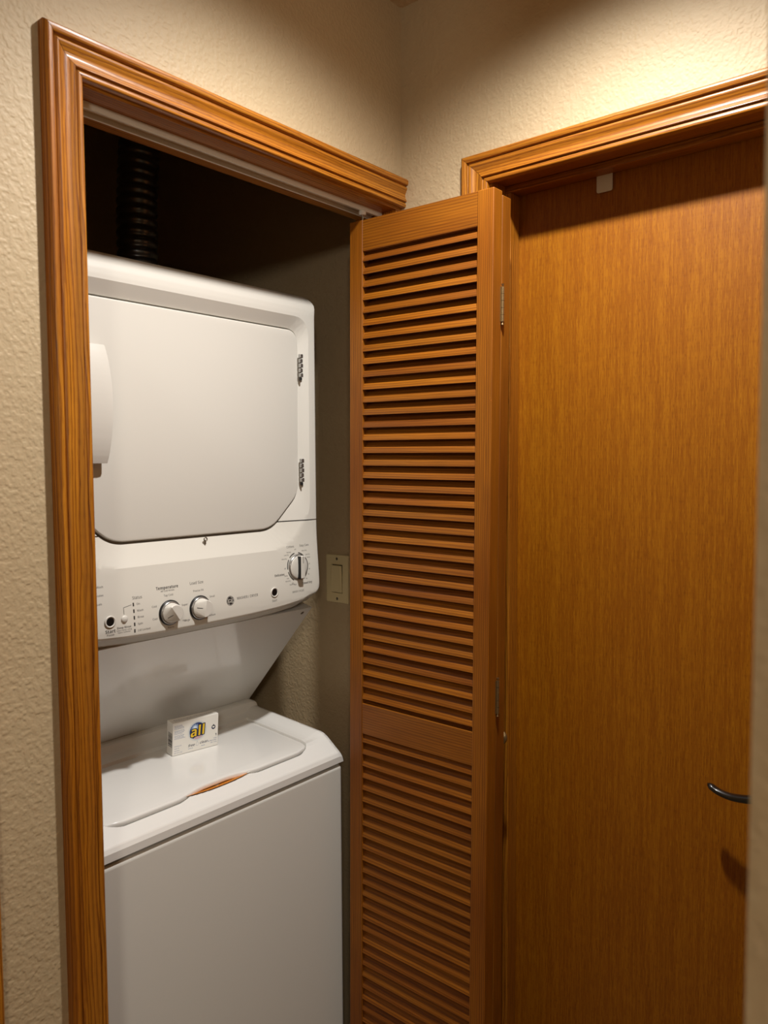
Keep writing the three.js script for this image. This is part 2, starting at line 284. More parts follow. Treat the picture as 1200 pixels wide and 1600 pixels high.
// ---------------------------------------------------------------- light switch on the closet side wall
{
  const o = thing('light_switch', 'ivory rocker light switch on the closet side wall beside the dryer', 'light switch', [.07, 1.25, -.251]);
  const rr = (w, h, r) => { const s = new THREE.Shape(); s.moveTo(-w + r, -h); s.lineTo(w - r, -h); s.quadraticCurveTo(w, -h, w, -h + r); s.lineTo(w, h - r); s.quadraticCurveTo(w, h, w - r, h); s.lineTo(-w + r, h); s.quadraticCurveTo(-w, h, -w, h - r); s.lineTo(-w, -h + r); s.quadraticCurveTo(-w, -h, -w + r, -h); return s; };
  const s = rr(.035, .0572, .004); const hole = rr(.0170, .0336, .001); s.holes.push(new THREE.Path(hole.getPoints()));
  const g = new THREE.ExtrudeGeometry(s, { depth: .0035, bevelEnabled: true, bevelSize: .0016, bevelThickness: .0016, bevelOffset: -.0016, bevelSegments: 3 }); g.rotateY(-Math.PI / 2);
  mesh('plate', g, M.ivory, o);
  const r = new RoundedBoxGeometry(.006, .0645, .0315, 3, .0015); const k = mesh('rocker', r, M.ivory, o); k.rotation.z = .045; k.position.x = -.0055;
  mesh('recess', box(-.0015, -.0005, -.034, .034, -.0175, .0175), M.dark, o);
  for (const y of [.0477, -.0477]) { const c = new THREE.LatheGeometry([[.0001, .0011], [.002, .0009], [.0034, 0]].map(p => new THREE.Vector2(...p)), 20); c.rotateZ(Math.PI / 2); const m = mesh('screw', c, M.steel, o); m.position.set(-.0051, y, 0); }
}

// ---------------------------------------------------------------- dryer exhaust hose
{
  const o = thing('exhaust_hose', 'corrugated dark foil exhaust hose rising behind the dryer top', 'hose', [-.252, 1.8795, -.56]);
  const C = new THREE.CatmullRomCurve3([[0, 0, 0], [0, .04, 0], [.0, .22, 0], [.012, .4, .0], [.014, .5555, .0]].map(p => new THREE.Vector3(...p)));
  const n = 240, m = 28, rings = 34;
  mesh('hose', grid(m, n, (u, v) => { const p = C.getPoint(v), t = C.getTangent(v), a = u * 2 * Math.PI, X = new THREE.Vector3(1, 0, 0).addScaledVector(t, -t.x).normalize(), Z = new THREE.Vector3().crossVectors(X, t); const r = .041 + .0045 * Math.abs(Math.sin(v * rings * Math.PI)) ; return p.addScaledVector(X, r * Math.cos(a)).addScaledVector(Z, r * Math.sin(a)).toArray(); }), M.duct, o);
}

// ---------------------------------------------------------------- canvas prints
function canvas(w, h, draw) { const c = document.createElement('canvas'); c.width = w; c.height = h; const x = c.getContext('2d'); draw(x, w, h); const t = new THREE.CanvasTexture(c); t.colorSpace = THREE.SRGBColorSpace; t.anisotropy = 8; return t; }
const AX0 = -.689, AX1 = -.0655, AW = AX1 - AX0, ACX = (AX0 + AX1) / 2;
const CY0 = 1.205, CY1 = 1.405;
const consoleMap = canvas(2048, Math.round(2048 * (CY1 - CY0) / AW), (c, w, h) => {
  const k = w / AW, X = x => (x - AX0) * k, Y = y => (CY1 - y) * k;
  c.fillStyle = '#d3cfc5'; c.fillRect(0, 0, w, h); c.fillStyle = '#1d1b19'; c.strokeStyle = '#1d1b19'; c.textBaseline = 'middle';
  const T = (s, x, y, mm, al = 'center', wt = '') => { c.font = `${wt} ${mm * k / 1000}px sans-serif`; c.textAlign = al; c.fillText(s, X(x), Y(y)); };
  const R = (x, y, ww, hh) => c.fillRect(X(x - ww / 2), Y(y + hh / 2), ww * k, hh * k);
  // wash-cycle names that reach past the casing
  T('Drain & Spin', -.5995, 1.3335, 5.2, 'right'); T('Speed Wash', -.587, 1.3195, 5.2, 'right'); T('Delicates', -.588, 1.3055, 5.2, 'right'); T('Casuals', -.592, 1.291, 5.2, 'right');
  T('Status', -.526, 1.2935, 7); for (const [i, s] of ['On', 'Wash', 'Rinse', 'Spin', 'Lid Locked'].entries()) { const y = 1.2825 - i * .0114; R(-.5345, y, .0024, .0062); T(s, -.5285, y, 5.2, 'left'); }
  c.lineWidth = .0007 * k; c.beginPath(); c.moveTo(X(-.5535), Y(1.268)); c.lineTo(X(-.5535), Y(1.2795)); c.lineTo(X(-.5385), Y(1.2825)); c.stroke();
  T('Start', -.580, 1.2428, 8, 'center', 'bold'); T('Pause', -.580, 1.2372, 5.2);
  T('Deep Rinse', -.5545, 1.2463, 5, 'center', 'bold'); T('Select when using', -.5545, 1.2418, 3.6); T('Fabric Softener', -.5545, 1.2382, 3.6);
  T('Temperature', -.464, 1.3035, 7.4, 'center', 'bold'); T('All Cold Rinses', -.464, 1.2977, 4.4); T('Tap Cold', -.463, 1.2895, 5);
  T('Cold', -.489, 1.273, 5, 'right'); T('Cool', -.489, 1.251, 5, 'right'); T('Warm', -.462, 1.2315, 5); T('Hot', -.437, 1.2395, 5, 'left');
  T('Load Size', -.400, 1.3045, 7.4); T('Precise Fill', -.398, 1.2895, 5); T('Super', -.424, 1.268, 5, 'right'); T('Small', -.374, 1.275, 5, 'left'); T('Large', -.421, 1.239, 5, 'right'); T('Medium', -.381, 1.240, 5, 'left');
  T('WASHER / DRYER', -.2815, 1.2625, 7.2);
  // maker's emblem
  c.beginPath(); c.arc(X(-.3255), Y(1.2605), .0092 * k, 0, 7); c.fill(); c.strokeStyle = '#d3cfc5'; c.lineWidth = .0006 * k; c.beginPath(); c.arc(X(-.3255), Y(1.2605), .0080 * k, 0, 7); c.stroke();
  c.fillStyle = '#d3cfc5'; c.font = `italic bold ${.0098 * k}px serif`; c.textAlign = 'center'; c.fillText('GE', X(-.3257), Y(1.2603)); for (let a = 0; a < 4; a++) { c.beginPath(); c.arc(X(-.3255) + .0072 * k * Math.cos(a * Math.PI / 2 + .5), Y(1.2605) + .0072 * k * Math.sin(a * Math.PI / 2 + .5), .0013 * k, 0, 7); c.stroke(); }
  c.fillStyle = '#2a2825'; c.strokeStyle = '#2a2825';
  T('Start', -.209, 1.2445, 6.6);
  // dryer dial
  T('Cottons', -.152, 1.3495, 6.4); T('Easy Care', -.111, 1.3495, 6.4); T('Delicates', -.176, 1.2945, 6.4, 'right', 'bold'); T('Timed Dry', -.094, 1.2695, 6.4, 'right', 'bold'); T('DRYER CYCLES', -.1385, 1.2545, 5.6);
  const cx = -.1355, cy = 1.3055; c.lineWidth = .0022 * k; c.strokeStyle = '#23211f';
  for (const [a, b] of [[-80, -28], [-20, 40], [118, 165], [175, 215], [225, 258]]) { c.beginPath(); c.arc(X(cx), Y(cy), .0298 * k, a * Math.PI / 180, b * Math.PI / 180); c.stroke(); }
  for (const [s, a, al] of [['More Dry', 62, 'left'], ['Less Dry', 40, 'left'], ['Damp', 28, 'left'], ['Off', 95, 'center'], ['Normal', 118, 'right'], ['Less Dry', 132, 'right'], ['More Dry', 148, 'right'], ['Off', 180, 'right'], ['Damp', 204, 'right'], ['Low', 214, 'right'], ['More Dry', 226, 'right'], ['Off', 242, 'right'], ['Dewrinkle', 250, 'right'], ['Fluff', 258, 'right'], ['20', 5, 'left'], ['40', -12, 'left'], ['60', -30, 'left'], ['80', -48, 'left']]) T(s, cx + .0345 * Math.cos(a * Math.PI / 180), cy + .037 * Math.sin(a * Math.PI / 180), 3.6, al);
});
const labelMap = canvas(512, 64, (c, w, h) => {
  c.fillStyle = '#e08a22'; c.fillRect(0, 0, w, h); c.fillStyle = '#f3efe4'; c.fillRect(w * .86, 0, w * .14, h); c.fillStyle = '#f3efe4'; c.beginPath(); c.arc(w * .5, h * 1.0, 16, 0, 7); c.fill();
  c.fillStyle = '#1b1712'; for (let r = 0; r < 3; r++) for (let x = 20; x < w * .84; x += 3) { if (hash(x, r, 5) > .35) c.fillRect(x, 12 + r * 14, 2.4, 3); } c.fillRect(w * .86, 0, 3, h);
  c.font = 'bold 22px sans-serif'; c.fillText('!', w * .9, h * .7); c.fillText('/', w * .94, h * .7);
});

// ---------------------------------------------------------------- stacked washer and dryer
{
  const A = thing('laundry_center', 'white stacked washer and dryer unit standing in the closet', 'washer dryer');
  const zW = -.115, zD = -.185;
  // -------- outlines of the dryer front
  const polySD = (P, x, y) => { let d = 1e9, s = 1; for (let i = 0, j = P.length - 1; i < P.length; j = i++) { const [ax, ay] = P[i], [bx, by] = P[j], ex = bx - ax, ey = by - ay, wx = x - ax, wy = y - ay, t = clamp((wx * ex + wy * ey) / (ex * ex + ey * ey)), qx = wx - ex * t, qy = wy - ey * t; d = Math.min(d, qx * qx + qy * qy); const c1 = y >= ay, c2 = y < by, c3 = ex * wy > ey * wx; if ((c1 && c2 && c3) || (!c1 && !c2 && !c3)) s = -s; } return s * Math.sqrt(d); };
  const mir = P => [...P, ...P.map(([x, y]) => [2 * ACX - x, y]).reverse()];
  // rounded polygon: corners given with radius
  function roundPoly(P, N = 10) { const out = []; const n = P.length; for (let i = 0; i < n; i++) { const [x, y, r] = P[i], [px, py] = P[(i + n - 1) % n], [nx, ny] = P[(i + 1) % n]; if (!r) { out.push([x, y]); continue; } const a = [px - x, py - y], b = [nx - x, ny - y], la = Math.hypot(...a), lb = Math.hypot(...b), k = Math.min(r, la * .5, lb * .5); const p0 = [x + a[0] / la * k, y + a[1] / la * k], p1 = [x + b[0] / lb * k, y + b[1] / lb * k]; for (let t = 0; t <= N; t++) { const s = t / N, u = 1 - s; out.push([u * u * p0[0] + 2 * u * s * x + s * s * p1[0], u * u * p0[1] + 2 * u * s * y + s * s * p1[1]]); } } return out; }
  const mirR = P => [...P, ...P.map(([x, y, r]) => [2 * ACX - x, y, r]).reverse()];
  const hole = roundPoly(mirR([[-.1095, 1.8075, .032], [-.1135, 1.458, .022], [-.190, 1.3850, .030]]));
  const doorP = roundPoly(mirR([[-.1112, 1.8040, .031], [-.1152, 1.460, .022], [-.1920, 1.3898, .030]]));
  const dish = roundPoly(mirR([[-.089, 1.832, .04], [-.089, 1.415, .03], [-.150, 1.346, .05]]));
  const yb = x => { const u = Math.abs(x - ACX) / (AW / 2); return 1.222 + .017 * Math.pow(u, 3.2); };
  const outer = []; { const half = []; const N = 60; half.push([AX1, 1.40]); const r = .024; for (let i = 0; i <= 10; i++) { const a = i / 10 * Math.PI / 2; half.push([AX1 - r + r * Math.cos(a), 1.239 + r - r * Math.sin(a)]); } for (let i = 1; i <= N; i++) { const x = lerp(AX1 - r, ACX, i / N); half.push([x, lerp(1.239, yb(x), sm(0, .12, i / N))]); } const low = half, lowM = half.slice(0, -1).map(([x, y]) => [2 * ACX - x, y]).reverse(); const top = []; const R = .026, yt = 1.884; for (let i = 0; i <= 10; i++) { const a = i / 10 * Math.PI / 2; top.push([AX1 - R + R * Math.cos(a), yt - R + R * Math.sin(a)]); } const topM = top.map(([x, y]) => [2 * ACX - x, y]).reverse(); outer.push(...low, ...lowM, ...topM.reverse().map(p => p).reverse().reverse(), ...[]); outer.push(...top.slice().reverse()); }
  const ctr = [ACX, 1.585];
  function castRay(P, ang) { const dx = Math.cos(ang), dy = Math.sin(ang); let best = 0; for (let i = 0, j = P.length - 1; i < P.length; j = i++) { const [ax, ay] = P[j], [bx, by] = P[i], ex = bx - ax, ey = by - ay, det = dx * ey - dy * ex; if (Math.abs(det) < 1e-12) continue; const t = ((ax - ctr[0]) * ey - (ay - ctr[1]) * ex) / det, s = ((ax - ctr[0]) * dy - (ay - ctr[1]) * dx) / det; if (s >= -1e-9 && s <= 1 + 1e-9 && t > best) best = t; } return best; }
  const frontZ = (x, y) => {
    const u = (x - ACX) / (AW / 2); let z = zD + sm(1.40, 1.24, y) * (.008 + .010 * (1 - u * u));
    const di = Math.max(0, polySD(hole, x, y)), dd = polySD(dish, x, y); if (dd < 0) z -= .013 * (1 - di / (di - dd)) ;
    const dt = 1.884 - y, rt = .045; if (dt < rt) { const q = clamp(1 - dt / rt); z -= .036 * (1 - Math.sqrt(Math.max(0, 1 - q * q))); }
    const ds = Math.max(0, -polySD(outer, x, y)), rs = .009; if (ds < rs && dt > .02) { const q = 1 - ds / rs; z -= rs * .8 * (1 - Math.sqrt(Math.max(0, 1 - q * q))) * sm(.02, .05, dt); }
    return z;
  };
  const NR = 520, steps = [0, .3, .6, .85, 1, 1.02, 1.1, 1.2, 1.3, 1.4, 1.5, 1.6, 1.68, 1.75, 1.81, 1.86, 1.9, 1.93, 1.955, 1.975, 1.99, 2];
  const rays = []; for (let i = 0; i <= NR; i++) { const a = (i % NR) / NR * 2 * Math.PI + .0013, c = Math.cos(a), s = Math.sin(a), t0 = castRay(hole, a), t1 = castRay(dish, a), t2 = castRay(outer, a); rays.push(steps.map(q => { const t = q <= 1 ? lerp(t0, t1, q) : lerp(t1, t2, q - 1); const x = ctr[0] + c * t, y = ctr[1] + s * t; return [x, y, frontZ(x, y)]; })); }
  const soup = []; const tri = (a, b, c) => soup.push([a, b, c]);
  for (let i = 0; i < NR; i++) for (let j = 0; j < steps.length - 1; j++) { const a = rays[i][j], b = rays[i + 1][j], c = rays[i + 1][j + 1], d = rays[i][j + 1]; tri(a, d, c); tri(a, c, b); }
  for (let i = 0; i < NR; i++) { const L = steps.length - 1, a = rays[i][L], b = rays[i + 1][L], f = p => p[1] < 1.3 ? [p[0], p[1] - .016 * sm(1.3, 1.25, p[1]), -.205] : [p[0], p[1], -.235]; tri(a, f(a), f(b)); tri(a, f(b), b); const c = rays[i][0], d = rays[i + 1][0], g = p => [p[0], p[1], -.214]; tri(c, d, g(d)); tri(c, g(d), g(c)); }
  function clipY(tris, y0, keepAbove) { const out = []; for (const t of tris) { const ins = t.map(p => keepAbove ? p[1] - y0 : y0 - p[1]); const poly = []; for (let i = 0; i < 3; i++) { const j = (i + 1) % 3; if (ins[i] >= 0) poly.push(t[i]); if ((ins[i] >= 0) !== (ins[j] >= 0)) { const s = ins[i] / (ins[i] - ins[j]); poly.push([0, 1, 2].map(k => lerp(t[i][k], t[j][k], s))); } } for (let i = 2; i < poly.length; i++) out.push([poly[0], poly[i - 1], poly[i]]); } return out; }
  function soupGeo(tris) { const p = [], uv = []; for (const t of tris) for (const q of t) { p.push(...q); uv.push((q[0] - AX0) / AW, (q[1] - CY0) / (CY1 - CY0)); } const g = new THREE.BufferGeometry(); g.setAttribute('position', new THREE.Float32BufferAttribute(p, 3)); g.setAttribute('uv', new THREE.Float32BufferAttribute(uv, 2)); return toCreasedNormals(g, .28); }
  mesh('dryer_front', soupGeo(clipY(soup, 1.4038, true)), M.plastic, A, 'white moulded front surround of the dryer door');
  const con = mesh('control_panel', soupGeo(clipY(soup, 1.4016, false)), STD({ map: consoleMap, roughness: .42 }), A, 'white control panel with printed settings');
  // -------- dryer door
  const doorG = (() => {
    const s = new THREE.Shape(doorP.map(p => new THREE.Vector2(...p))); const g = new THREE.ExtrudeGeometry(s, { depth: .020, bevelEnabled: true, bevelSize: .0025, bevelThickness: .0025, bevelOffset: -.0025, bevelSegments: 4, curveSegments: 6 }); g.translate(0, 0, zD - .009 - .0225); return toCreasedNormals(g, .5);
  })();
  const door = mesh('dryer_door', doorG, M.plastic, A, 'large white dryer door');
  // pull handle: bowed strap standing off a shallow scoop
  {
    const y0 = 1.526, y1 = 1.722, xr = y => -.572 + .0045 * (1 - Math.pow((y - 1.624) / .098, 2)), n = 40, m = 14;
    const g = grid(m, n, (u, v) => { const y = lerp(y0, y1, v), q = (y - 1.624) / .098, R = xr(y), Lx = -.655 + .004 * (1 - q * q), a = u * 2 * Math.PI; const cx = (R + Lx) / 2, hw = (R - Lx) / 2, z = zD - .002 + .020 * Math.pow(Math.max(0, 1 - q * q * .85), .7); const ca = Math.cos(a), sa = Math.sin(a), e = p => Math.sign(p) * Math.pow(Math.abs(p), .35); return [cx + hw * e(ca), y, z + .0055 * e(sa)]; });
    const cap0 = [], P = g.attributes.position; for (const j of [0, n]) { const c = [0, 0, 0]; for (let i = 0; i < m; i++) for (let k = 0; k < 3; k++) c[k] += P.getComponent(j * (m + 1) + i, k) / m; for (let i = 0; i < m; i++) { const a = [0, 1, 2].map(k => P.getComponent(j * (m + 1) + i, k)), b = [0, 1, 2].map(k => P.getComponent(j * (m + 1) + i + 1, k)); cap0.push(...(j ? [...c, ...a, ...b] : [...c, ...b, ...a])); } }
    const cg = new THREE.BufferGeometry(); cg.setAttribute('position', new THREE.Float32BufferAttribute(cap0, 3)); cg.setAttribute('uv', new THREE.Float32BufferAttribute(new Array(cap0.length / 3 * 2).fill(0), 2)); cg.computeVertexNormals();
    const g2 = noIdx(g.clone()); mesh('handle', toCreasedNormals(join([g2, cg]), .5), M.plastic, door, 'bowed white pull handle');
    for (const y of [y0 + .012, y1 - .012]) mesh('handle_post', box(-.651, -.597, y - .010, y + .010, zD - .004, zD + .008, .002), M.plastic, door);
  }
  for (const [y0, y1] of [[1.706, 1.756], [1.484, 1.535]]) {
    const ps = []; const n = 5, hgt = (y1 - y0) / n; for (let k = 0; k < n; k++) { const c = box(-.1135, -.1055, y0 + k * hgt + .0008, y0 + (k + 1) * hgt - .0008, zD - .006, zD + .0012 + (k % 2 ? -.0012 : 0), .0012, 2); ps.push(c); }
    const h = mesh('hinge', join(ps), M.silver, door);
    mesh('hinge_pin', box(-.1118, -.1092, y0 - .006, y0, zD - .006, zD + .0005), M.black, h);
  }
  { // lint-filter clip under the door
    const g = join([(() => { const t = new THREE.TorusGeometry(.0035, .0011, 8, 16); t.translate(-.3655, 1.3815, zD - .004); return t; })(), box(-.3668, -.3642, 1.371, 1.3805, zD - .0075, zD - .0045, .0008, 1)]);
    mesh('clip', g, M.steel, A, 'tiny metal clip under the dryer door');
  }
  // -------- bodies behind
  mesh('dryer_cabinet', box(AX0 + .003, AX1 - .003, 1.215, 1.878, -.88, -.212, .018, 4), M.enamel, A);
  const prof = new THREE.Shape([[-.205, 1.2085], [-.42, .957], [-.88, .957], [-.88, 1.216], [-.205, 1.216]].map(p => new THREE.Vector2(...p)));
  { const s = new THREE.Shape([[.203, 1.2065], [.423, .955], [.455, .955], [.455, 1.215], [.235, 1.215]].map(p => new THREE.Vector2(p[0], p[1]))); const g = new THREE.ExtrudeGeometry(s, { depth: AW - .012, bevelEnabled: true, bevelSize: .002, bevelThickness: .002, bevelSegments: 2 }); g.rotateY(Math.PI / 2); g.translate(AX0 + .006, 0, 0); const sl = mesh('slant_panel', g, M.gloss, A, 'glossy white sloping panel between dryer and washer');
    const c = new THREE.LatheGeometry([[.0001, .0014], [.003, .001], [.0045, 0]].map(p => new THREE.Vector2(...p)), 18); const nrm = new THREE.Vector3(0, -.658, .753); const q = new THREE.Quaternion().setFromUnitVectors(new THREE.Vector3(0, 1, 0), nrm); const m = mesh('screw', c, M.steel, sl); m.quaternion.copy(q); m.position.set(-.092, 1.1965, -.2118 + .0022); }
  mesh('rear_column', box(AX0 + .004, AX1 - .004, .86, 1.22, -.88, -.45, .004, 1), M.enamel, A);
  mesh('washer_cabinet', box(AX0, AX1, .015, .8735, -.88, zW - .002, .010, 4), M.enamel, A);
  // -------- washer deck (top moulding) as a relief
  const lidFront = x => { const u = (x - ACX); return -.157 + .013 * (sm(.255, .20, Math.abs(u))) * 1 - .014 * sm(.10, .02, Math.abs(u)) ; };
  const LX0 = 2 * ACX + .133, LX1 = -.133;
  const rim = z => z < -.160 ? .9355 + (-.160 - z) * .074 : .9355 - .0005 * 0;
  const facet = z => .8985 + .72 * (zW - z);
  const pocketF = x => { const u = (x + .372) / .094; return Math.abs(u) < 1 ? -.1475 + .006 * (1 - u * u) : -9; };
  const deckY = (x, z) => {
    let y = z < -.160 ? rim(z) : Math.min(.9355, facet(z)); { const a = .9355, b = facet(z); const k = .008, h = clamp(.5 + .5 * (b - a) / k); if (z > -.2) y = lerp(b, z < -.160 ? rim(z) : a, h) - k * h * (1 - h); }
    { const e = Math.min(x - AX0, AX1 - x); y -= .008 * sm(.0, .055, e) * sm(-.150, -.172, z) * sm(-.392, -.380, z); }
    if (z < -.388) y += .010 * sm(-.388, -.394, z);
    const e = Math.min(x - AX0, AX1 - x), r = .014; if (e < r) { const q = 1 - e / r; y -= r * (1 - Math.sqrt(Math.max(0, 1 - q * q))); }
    const f = zW - z, rf = .008; if (f < rf) { const q = 1 - f / rf; y -= .006 * (1 - Math.sqrt(Math.max(0, 1 - q * q))); }
    const inx = Math.min(x - (LX0 - .0022), (LX1 + .0022) - x), inz = Math.min(z + .3515, lidFront(x) + .0025 - z), w = inx < .022 && inz < .022 && z > -.3 ? .022 - Math.hypot(.022 - inx, .022 - inz) : Math.min(inx, inz);
    if (w > -.0012) { const yw = rim(Math.min(z, -.160)) - .024; y = lerp(y, Math.min(y, yw), sm(-.0012, .0006, w)); }
    const pf = pocketF(x); if (z < pf && z > -.185) { const yp = facet(pf) - .3 * (pf - z) - .0005; y = Math.min(y, yp); }
    return y;
  };
  {
    const xs = [], zs = []; for (let i = 0; i <= 250; i++) xs.push(lerp(AX0, AX1, i / 250)); for (const d of [.0007, .0018, .0035]) xs.push(AX0 + d, AX1 - d); for (const d of [-.0008, 0, .0006, .0013]) xs.push(LX1 + .0022 + d, LX0 - .0022 - d); xs.sort((a, b) => a - b);
    for (let i = 0; i <= 110; i++) zs.push(lerp(zW, -.215, i / 110)); for (let i = 1; i <= 56; i++) zs.push(lerp(-.215, -.47, i / 56));
    const g = grid(xs.length - 1, zs.length - 1, (u, v, i, j) => [xs[i], deckY(xs[i], zs[j]), zs[j]]);
    const sk = []; const V = (a, b) => [[...a], [...b], [b[0], .879, b[2]], [a[0], .879, a[2]]]; const quads = [];
    const pt = (i, j) => [xs[i], deckY(xs[i], zs[j]), zs[j]];
    for (let i = 0; i < xs.length - 1; i++) quads.push(V(pt(i + 1, 0), pt(i, 0)));
    for (let j = 0; j < zs.length - 1; j++) { quads.push(V(pt(xs.length - 1, j + 1), pt(xs.length - 1, j))); quads.push(V(pt(0, j), pt(0, j + 1))); }
    for (const [a, b, c, d] of quads) sk.push(...a, ...c, ...b, ...a, ...d, ...c);
    const s = new THREE.BufferGeometry(); s.setAttribute('position', new THREE.Float32BufferAttribute(sk, 3)); s.setAttribute('uv', new THREE.Float32BufferAttribute(new Array(sk.length / 3 * 2).fill(0), 2)); s.computeVertexNormals();
    const under = box(AX0 + .004, AX1 - .004, .874, .8795, -.47, zW - .022);
    const dk = mesh('washer_top', toCreasedNormals(join([g, s, under]), .6), M.gloss, A, 'moulded white washer top around the lid');
    const lg = grid(60, 8, (u, v) => { const x = lerp(-.372 - .088, -.372 + .088, u), pf = pocketF(x) - .0012, z = lerp(pf, pf - .020, v); return [x, facet(pf) - .3 * (pf - z) + .0004, z]; }, (u, v) => [u, 1 - v]);
    mesh('warning_label', lg, STD({ map: labelMap, roughness: .5 }), dk, 'orange warning sticker inside the lid grip');
  }
  // -------- lid
  {
    const s = new THREE.Shape(); const zb = -.349, r = .02; const pts = []; pts.push([LX1, -zb], [LX1, .178]);
    for (let i = 0; i <= 8; i++) { const a = Math.PI - i / 8 * Math.PI / 2; pts.push([LX1 - .022 - .022 * Math.cos(a), .178 - (.178 + lidFront(LX1 - .022)) * Math.sin(a)]); }
    for (let i = 1; i < 70; i++) { const x = lerp(LX1 - .022, LX0 + .022, i / 70); pts.push([x, -lidFront(x)]); }
    for (let i = 8; i >= 0; i--) { const a = i / 8 * Math.PI / 2; pts.push([LX0 + .022 - .022 * Math.cos(a), .178 - (.178 + lidFront(LX0 + .022)) * Math.sin(a)]); }
    pts.push([LX0, -zb]); pts.forEach((p, i) => i ? s.lineTo(p[0], p[1]) : s.moveTo(p[0], p[1]));
    const g = new THREE.ExtrudeGeometry(s, { depth: .004, bevelEnabled: true, bevelSize: .003, bevelThickness: .003, bevelOffset: -.003, bevelSegments: 4 }); g.rotateX(Math.PI / 2); // shape y -> z
    const P = g.attributes.position; // now y = -depth .. ; z = +shape y
    for (let i = 0; i < P.count; i++) { const z = -P.getZ(i), y = P.getY(i); P.setXYZ(i, P.getX(i), y - .003 + .9255 + (-.160 - z) * .070, z); }
    const gi = g.index ? g : g; const arr = P.array; for (let i = 0; i < P.count; i += 3) for (let k = 0; k < 3; k++) { const t = arr[i * 3 + 3 + k]; arr[i * 3 + 3 + k] = arr[i * 3 + 6 + k]; arr[i * 3 + 6 + k] = t; }
    mesh('washer_lid', toCreasedNormals(gi, .55), M.gloss, A, 'glossy white washer lid with curved front grip');
  }
  // -------- knobs, buttons, lamps on the panel
  const zC = (x, y) => frontZ(x, y);
  function knob(x, y, dir, R, label) {
    const k = new THREE.Group(); k.name = 'knob'; k.userData.label = label; k.position.set(x, y, zC(x, y)); A.add(k);
    const lat = (p, n = 48) => { const g = new THREE.LatheGeometry(p.map(q => new THREE.Vector2(...q)), n); g.rotateX(Math.PI / 2); return g; };
    mesh('skirt', lat([[R * 1.06, 0], [R * 1.06, .002], [R, .0035], [R * .93, .0036]]), M.black, k);
    mesh('bezel', lat([[R * .98, .0008], [R * .955, .0048], [R * .86, .0056], [R * .84, .0046]]), M.silver, k);
    const pts = []; const n = 44; for (let i = 0; i < n; i++) { const a = i / n * 2 * Math.PI; pts.push(new THREE.Vector3(R * .84 * Math.cos(a), R * .84 * Math.sin(a), .004)); pts.push(new THREE.Vector3(R * .83 * Math.cos(a), R * .83 * Math.sin(a), .0068)); for (const [rr, z] of [[.75, .0178], [.69, .0193]]) { const c = R * rr * Math.cos(a), s = R * rr * Math.sin(a), d = c * Math.cos(dir) + s * Math.sin(dir), lim = R * .02; const e = d > lim ? lim - d : 0; if (d <= lim + R * .25) pts.push(new THREE.Vector3(c + e * Math.cos(dir), s + e * Math.sin(dir), z)); } }
    mesh('grip', toCreasedNormals(new ConvexGeometry(pts), .5), M.plastic, k);
    const ml = box(0, R * .5, -.0005, .0005, 0, .0005); const pm = mesh('pointer', ml, M.black, k);
    const a0 = new THREE.Vector3(Math.cos(dir) * R * .08, Math.sin(dir) * R * .08, .0175), a1 = new THREE.Vector3(Math.cos(dir) * R * .80, Math.sin(dir) * R * .80, .0072); const X = a1.clone().sub(a0).normalize(), Z = new THREE.Vector3(-Math.sin(dir), Math.cos(dir), 0), N = new THREE.Vector3().crossVectors(X, Z); pm.quaternion.setFromRotationMatrix(new THREE.Matrix4().makeBasis(X, Z, N)); pm.position.copy(a0).addScaledVector(X, .003).addScaledVector(N, .0002);
  }
  knob(-.4635, 1.2585, -2.55, .0215, 'white temperature knob with grey pointer facet');
  knob(-.3985, 1.2580, 2.95, .0215, 'white load size knob');
  { // dryer timer with a bar grip
    const x = -.1355, y = 1.3055, R = .0285, k = new THREE.Group(); k.name = 'knob'; k.userData.label = 'dryer cycle knob with black and white grip bar'; k.position.set(x, y, zC(x, y)); A.add(k);
    const lat = p => { const g = new THREE.LatheGeometry(p.map(q => new THREE.Vector2(...q)), 56); g.rotateX(Math.PI / 2); return g; };
    mesh('bezel', lat([[R * .97, .0003], [R * .96, .004], [R * .88, .005], [R * .86, .004]]), M.silver, k);
    mesh('disc', lat([[R * .9, .001], [R * .87, .0045], [R * .78, .0062], [R * .5, .0074], [.0001, .0078]]), M.plastic, k);
    mesh('bar_face', box(-.004, .0085, -R * .84, R * .84, .004, .0152, .002, 2), M.plastic, k);
    mesh('bar_side', box(-.0055, -.0039, -R * .83, R * .83, .0042, .0145, .0004, 1), M.black, k);
    mesh('pointer', box(-.0005 + .002, .0005 + .002, R * .3, R * .82, .0151, .0155), M.black, k);
  }
  const ringG = (r, d) => { const g = new THREE.LatheGeometry([[r * 1.55, 0], [r * 1.5, .0018], [r * 1.25, .0022], [r * 1.05, .0008]].map(q => new THREE.Vector2(...q)), 36); g.rotateX(Math.PI / 2); return g; };
  const discG = (r, h, dome = 0) => { const g = new THREE.LatheGeometry([[r, 0], [r, h], [r * .7, h + dome * .8], [.0001, h + dome]].map(q => new THREE.Vector2(...q)), 32); g.rotateX(Math.PI / 2); return g; };
  for (const [x, y, l] of [[-.580, 1.2595, 'round black washer start button'], [-.209, 1.2615, 'round black dryer start button']]) { const b = new THREE.Group(); b.name = 'start_button'; b.userData.label = l; b.position.set(x, y, zC(x, y)); A.add(b); mesh('rim', ringG(.0068), M.plastic, b); mesh('cap', discG(.0070, .0012, -.0004), M.black, b); }
  { const b = mesh('rinse_button', discG(.0062, .0012, .0022), M.plastic, A, 'small round white deep rinse button'); b.position.set(-.5535, 1.2605, zC(-.5535, 1.2605)); }
}

